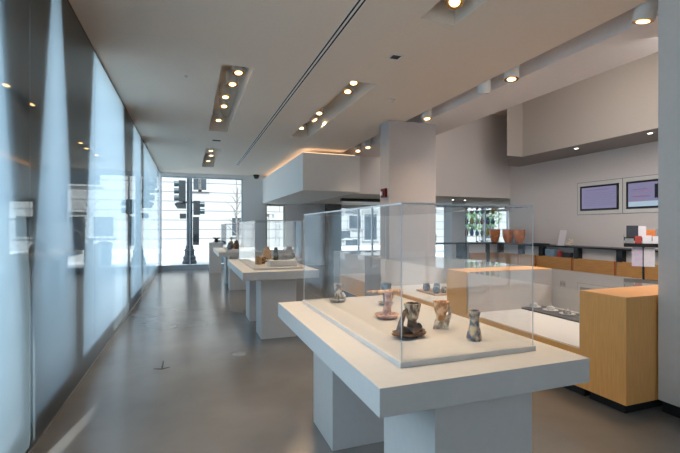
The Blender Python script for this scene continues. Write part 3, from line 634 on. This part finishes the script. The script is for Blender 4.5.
leaflet('white leaflet at the right of the lower rack tier', .18, -.06, 1.26, .13, .16, 'paper')
for i, dx in enumerate((-.085, .075)):
    c, s = math.cos(-.95), math.sin(-.95); dy = -.045
    o = obj('notice_sheet', boxes((-.072, .072, -.003, .003, 0, .30)), M['paper' if i else 'lilac'])
    o.location = (6.95 + dx * c - dy * s, 4.66 + dx * s + dy * c, .925); o.rotation_euler = (0, 0, -.95)
    tag(o, ['lilac notice sheet clipped below the rack tiers', 'white notice sheet clipped below the rack tiers'][i], 'paper')

# return counter and shop shelves at the back right
t = thing('return_counter', 'black-topped return counter at the back, left of the orange vases', 'counter', (8.4, 11.45, 0))
obj('countertop', boxes((-1.5, 1.55, -.3, .3, CZ - .04, CZ), bevel=.003), M['black'], t)
obj('front_panel', boxes((.15, 1.5, -.25, -.2, .1, .74)), M['orange_door'], t); obj('cubby', boxes((.15, 1.5, -.2, .25, .1, CZ - .04)), M['white'], t)
obj('divider', boxes((.80, .92, -.27, -.2, .1, CZ - .04)), M['black'], t)
for dx in (-1.45, .0): obj('leg', boxes((dx - .03, dx + .03, -.25, .25, 0, CZ - .04)), M['black'], t)
t = thing('monitor', 'small grey monitor on the return counter', 'monitor', (7.25, 11.45, CZ))
obj('stand', boxes((-.10, .10, -.08, .08, 0, .015), (-.02, .02, -.01, .03, .015, .1)), M['signal'], t); obj('housing', boxes((-.18, .18, -.02, .02, .06, .28), bevel=.005), M['grey_print'], t)
t = thing('glass_shelving', 'tall glass shop shelves full of coloured vessels by the shopfront', 'shelf', (10.6, 13.3, 0))
for dx in (-.75, 0, .75):
    for dy in (-.2, .2): obj('post', boxes((dx - .012, dx + .012, dy - .012, dy + .012, 0, 2.4)), M['steel'], t)
levels = [.35, .8, 1.25, 1.7, 2.1]
for z in levels: obj('shelf', boxes((-.76, .76, -.22, .22, z - .01, z)), M['case_glass'], t)
cols = [('teal', (.05, .30, .30)), ('green', (.12, .32, .10)), ('yellow', (.65, .50, .05)), ('white', (.7, .7, .68)), ('red', (.45, .07, .05)), ('blue', (.08, .15, .4))]
CM = {n: mat(n + '_glaze', c, .2, noise_scale=12, noise_amt=.15) for n, c in cols}
ordn = ['bottom shelf', 'second shelf up', 'middle shelf', 'fourth shelf up', 'top shelf']
protos = {}
for li, z in enumerate(levels):
    for k in range(6):
        n = cols[(k + li * 2 + (li > 2)) % 6][0]; x = 10.6 - .62 + k * .25
        lb = '%s vessel on the %s of the glass shop shelves' % (n, ordn[li])
        if n in protos:
            o = protos[n].copy(); COL.objects.link(o); o.location = (x, 13.3, z)
        else:
            bm = bmesh.new(); s = .8 + .3 * (k % 3) / 2
            lathe(bm, [(.05, 0), (.08, .08 * s), (.07, .18 * s), (.035, .22 * s), (.045, .26 * s), (.03, .258 * s)], n=14); o = obj('vessel', bm, CM[n], None, True); o.location = (x, 13.3, z); protos[n] = o
        tag(o, lb, 'vase', 'coloured vessels on the shop shelves')
struct('pillar_rear', boxes((9.25, 9.85, 13.2, 13.7, 0, 2.54)), M['grey_wall'])

# ------------------------------------------------------------------ ceiling lights
def spot_lamp(label, x, y, z, aim, hot=1.0, scale=1.0, cone=1.75, group=None):
    """White can spotlight: z is the height of the lens; the can leans so that it points at aim."""
    t = thing('spotlight', label, 'spotlight', (x, y, z), group=group)
    d = (Vector(aim) - Vector((x, y, z))).normalized()
    m4 = d.to_track_quat('-Z', 'Y').to_matrix().to_4x4()
    R, L = .085 * scale, .21 * scale
    bm = bmesh.new(); lathe(bm, [(R * .96, 0), (R, .004), (R, L * .97), (R * .93, L), (.02, L)], n=28, mtx=m4); c = obj('can', bm, M['white_paint'], t, True)
    bm = bmesh.new(); lathe(bm, [(R * .97, .0), (R * .95, -.004), (R * .62, -.002), (R * .60, .0)], n=28, mtx=m4); obj('reflector', bm, M['reflector'], c, True)
    bm = bmesh.new(); lathe(bm, [(R * .60, -.003), (R * .57, -.007), (R * .3, -.010)], n=24, mtx=m4); obj('lamp', bm, M['lens'], c, True)
    top = m4 @ Vector((0, 0, L * .8))
    bm = bmesh.new(); zt = (ZC + .34) - z; tube(bm, [(top.x, top.y, top.z), (top.x, top.y, zt)], .014, 8); obj('stem', bm, M['white_paint'], t)
    ld = bpy.data.lights.new('spot_beam', 'SPOT'); ld.energy = LAMP * hot; ld.color = (1.0, .70, .42); ld.spot_size = cone if hot < 2 else 1.1; ld.spot_blend = .8; ld.shadow_soft_size = .05
    lo = bpy.data.objects.new('spot_beam', ld); COL.objects.link(lo); lo.parent = t
    lo.location = d * .02; lo.rotation_euler = d.to_track_quat('-Z', 'Y').to_euler()
    return t
G1, G2, G3, G4 = ('spotlights in the left ceiling pocket', 'spotlights in the far left ceiling pocket', 'spotlights in the middle ceiling pocket', 'spotlights along the right ceiling slot')
o6 = ['nearest', 'second nearest', 'third nearest', 'fourth nearest', 'fifth nearest', 'farthest']
for i, (x, y, dz) in enumerate([(.60, 5.65, .14), (.64, 5.95, .12), (.60, 6.4, .10), (.56, 7.2, .14), (.58, 7.75, .14), (.55, 8.8, .14)]):
    spot_lamp('white spotlight, %s of six in the left ceiling pocket' % o6[i], x, y, ZC + dz, (.75, y - .5, .96), hot=.6, cone=2.0, group=G1)
for i, (x, y) in enumerate([(.60, 11.5), (.56, 12.3), (.60, 13.1), (.56, 14.2)]):
    spot_lamp('white spotlight, %s of four in the far left ceiling pocket' % ['nearest', 'second', 'third', 'farthest'][i], x, y, ZC + .13, (.7, y - .3, .96), cone=1.8, group=G2)
for i, (x, y) in enumerate([(2.30, 5.75), (2.36, 6.15), (2.30, 7.5), (2.36, 8.0), (2.28, 8.75)]):
    spot_lamp('white spotlight, %s of five in the middle ceiling pocket' % ['nearest', 'second', 'third', 'fourth', 'farthest'][i], x, y, ZC + .11, (2.1 if i != 3 else 3.8, y - .8, .8), hot=.7, cone=2.2, group=G3)
spot_lamp('single white spotlight in the nearest ceiling pocket at the top of the picture', 2.33, 3.28, ZC + .06, (1.1, 2.3, .96), hot=2.0)
spot_lamp('white spotlight over the near table, in the pocket just beyond the picture top', 2.33, 1.6, ZC + .06, (1.0, 2.3, .96), hot=2.0)  # unseen lamp, added to light the front table
spot_lamp('white spotlight above the aisle side of the nearest table', .58, 2.2, ZC + .06, (1.15, 2.6, .96), hot=2.2)  # another unseen lamp, added for the warm pool on the tabletop
o6 = ['nearest', 'second nearest', 'third nearest', 'fourth nearest', 'second farthest', 'farthest']
for i, (x, y, z, ax, ay) in enumerate([(4.02, 2.70, 3.50, 4.0, 3.4), (4.02, 4.40, 3.53, 3.7, 4.2), (4.04, 4.98, 3.53, 4.9, 6.2), (4.06, 6.55, 3.54, 4.1, 6.2), (4.12, 9.35, 3.53, 4.1, 8.6), (4.06, 9.85, 3.53, 3.8, 9.0)]):
    spot_lamp('white spotlight hanging from the right ceiling slot, %s of six' % o6[i], x, y, z, (ax, ay, .5), hot=.8, scale=1.1, group=G4)

sl = thing('slot_diffuser', 'long narrow double air slot running along the ceiling', 'vent', (1.463, 0, ZC))
obj('bar', boxes((-.012, .012, 0, 13.9, -.004, 0)), M['white_paint'], sl)
for s in (-1, 1):
    obj('slot', boxes((min(s * .012, s * .032), max(s * .012, s * .032), 0, 13.9, -.003, 0)), M['blackmatte'], sl)
    obj('flange', boxes((min(s * .032, s * .042), max(s * .032, s * .042), 0, 13.9, -.004, 0)), M['white_paint'], sl)
def ceil_disc(name, label, x, y, r, m, cat, h=.02, z=ZC):
    t = thing(name, label, cat, (x, y, z))
    bm = bmesh.new(); lathe(bm, [(r * .7, -h), (r, -h * .4), (r, 0)], n=20); obj('body', bm, m, t, True)
    bm = bmesh.new(); lathe(bm, [(r * .3, -h * 1.4), (r * .35, -h * .95)], n=12); obj('head', bm, M['steel'], t, True)
ceil_disc('sprinkler', 'small sprinkler on the ceiling left of the left light pocket', -.05, 5.98, .02, M['steel'], 'sprinkler')
ceil_disc('sprinkler', 'small sprinkler on the ceiling above the aisle, far left', -.066, 10.3, .022, M['steel'], 'sprinkler')
ceil_disc('smoke_detector', 'flat white smoke detector right of the middle light pocket', 3.05, 5.98, .06, M['ceiling'], 'detector')
t = thing('ceiling_vent', 'tiny dark slot in the ceiling between the two left light pockets', 'vent', (.587, 10.15, ZC)); obj('plate', boxes((-.09, .09, -.06, .06, -.006, 0)), M['blackmatte'], t)
t = thing('recessed_fixture', 'small square recessed fixture in the ceiling, right of the air slot', 'light', (2.325, 4.46, ZC))
obj('trim', boxes((-.07, .07, -.07, -.055, -.006, 0), (-.07, .07, .055, .07, -.006, 0), (-.07, -.055, -.055, .055, -.006, 0), (.055, .07, -.055, .055, -.006, 0)), M['white_paint'], t)
obj('opening', boxes((-.055, .055, -.055, .055, -.003, 0)), M['signal'], t)
t = thing('dome_camera', 'black dome camera on the ceiling at the end wall', 'camera', (2.42, 16.2, ZC))
bm = bmesh.new(); lathe(bm, [(.012, -.16), (.07, -.145), (.10, -.10), (.11, -.05)], n=18); obj('dome', bm, M['black'], t, True)
bm = bmesh.new(); lathe(bm, [(.12, -.05), (.12, 0)], n=18); obj('housing', bm, M['blackmatte'], t, True)
for i, (x, y) in enumerate([(9.0, 7.65), (9.0, 5.9)]):
    t = thing('downlight', ['small round downlight under the beige bulkhead, left one', 'small round downlight under the beige bulkhead, right one'][i], 'light', (x, y, 3.53))
    bm = bmesh.new(); lathe(bm, [(.055, -.012), (.075, -.008), (.08, 0)], n=20); obj('ring', bm, M['steel'], t, True)
    bm = bmesh.new(); lathe(bm, [(.03, -.016), (.045, -.0125)], n=16); obj('lamp', bm, M['downlight'], t)
for i, (x, y) in enumerate([(8.6, 12.2), (9.1, 12.2)]):
    t = thing('downlight', ['round downlight in the low soffit, left one of two', 'round downlight in the low soffit, right one of two'][i], 'light', (x, y, 2.54))
    bm = bmesh.new(); lathe(bm, [(.055, -.012), (.075, -.008), (.08, 0)], n=20); obj('ring', bm, M['steel'], t, True)
    bm = bmesh.new(); lathe(bm, [(.03, -.016), (.045, -.0125)], n=16); obj('lamp', bm, M['downlight'], t)
t = thing('soffit_vent', 'long black air slot under the low soffit left of the middle column', 'vent', (5.5, 13.0, 2.54)); obj('frame', boxes((-.75, .95, -.1, .1, -.10, 0), bevel=.004), M['black'], t)

# fire alarm on the middle column, floor disc and floor arrow
t = thing('fire_alarm', 'red fire alarm with white strobe on the middle column', 'alarm', (3.57, 7.28, 2.23))
obj('housing', boxes((-.05, 0, -.09, .09, -.085, .085), bevel=.008), M['red'], t); obj('strobe', boxes((-.075, -.05, .0, .06, -.05, .03), bevel=.006), M['strobe'], t)
t = thing('floor_outlet', 'round metal floor outlet cover set in the concrete', 'outlet', (.567, 5.21, 0))
bm = bmesh.new(); lathe(bm, [(.085, 0), (.083, .004), (.07, .005), (.066, .003), (.0655, .003)], n=28); obj('ring', bm, M['steel'], t, True)
bm = bmesh.new(); lathe(bm, [(.065, .0), (.062, .004), (.01, .0045)], n=28); obj('cover', bm, M['steel'], t, True)
bm = bmesh.new()
bx(bm, -.008, .008, -.02, .28, 0, .002)
prism(bm, [(-.09, .015), (-.08, .03), (0, -.005), (.07, .03), (.08, .015), (0, -.03)], 'z', 0, .002)
o = tag(obj('floor_arrow', bm, M['blackmatte']), 'small dark arrow marking on the floor of the aisle', 'marking'); o.location = (-.29, 4.96, 0)
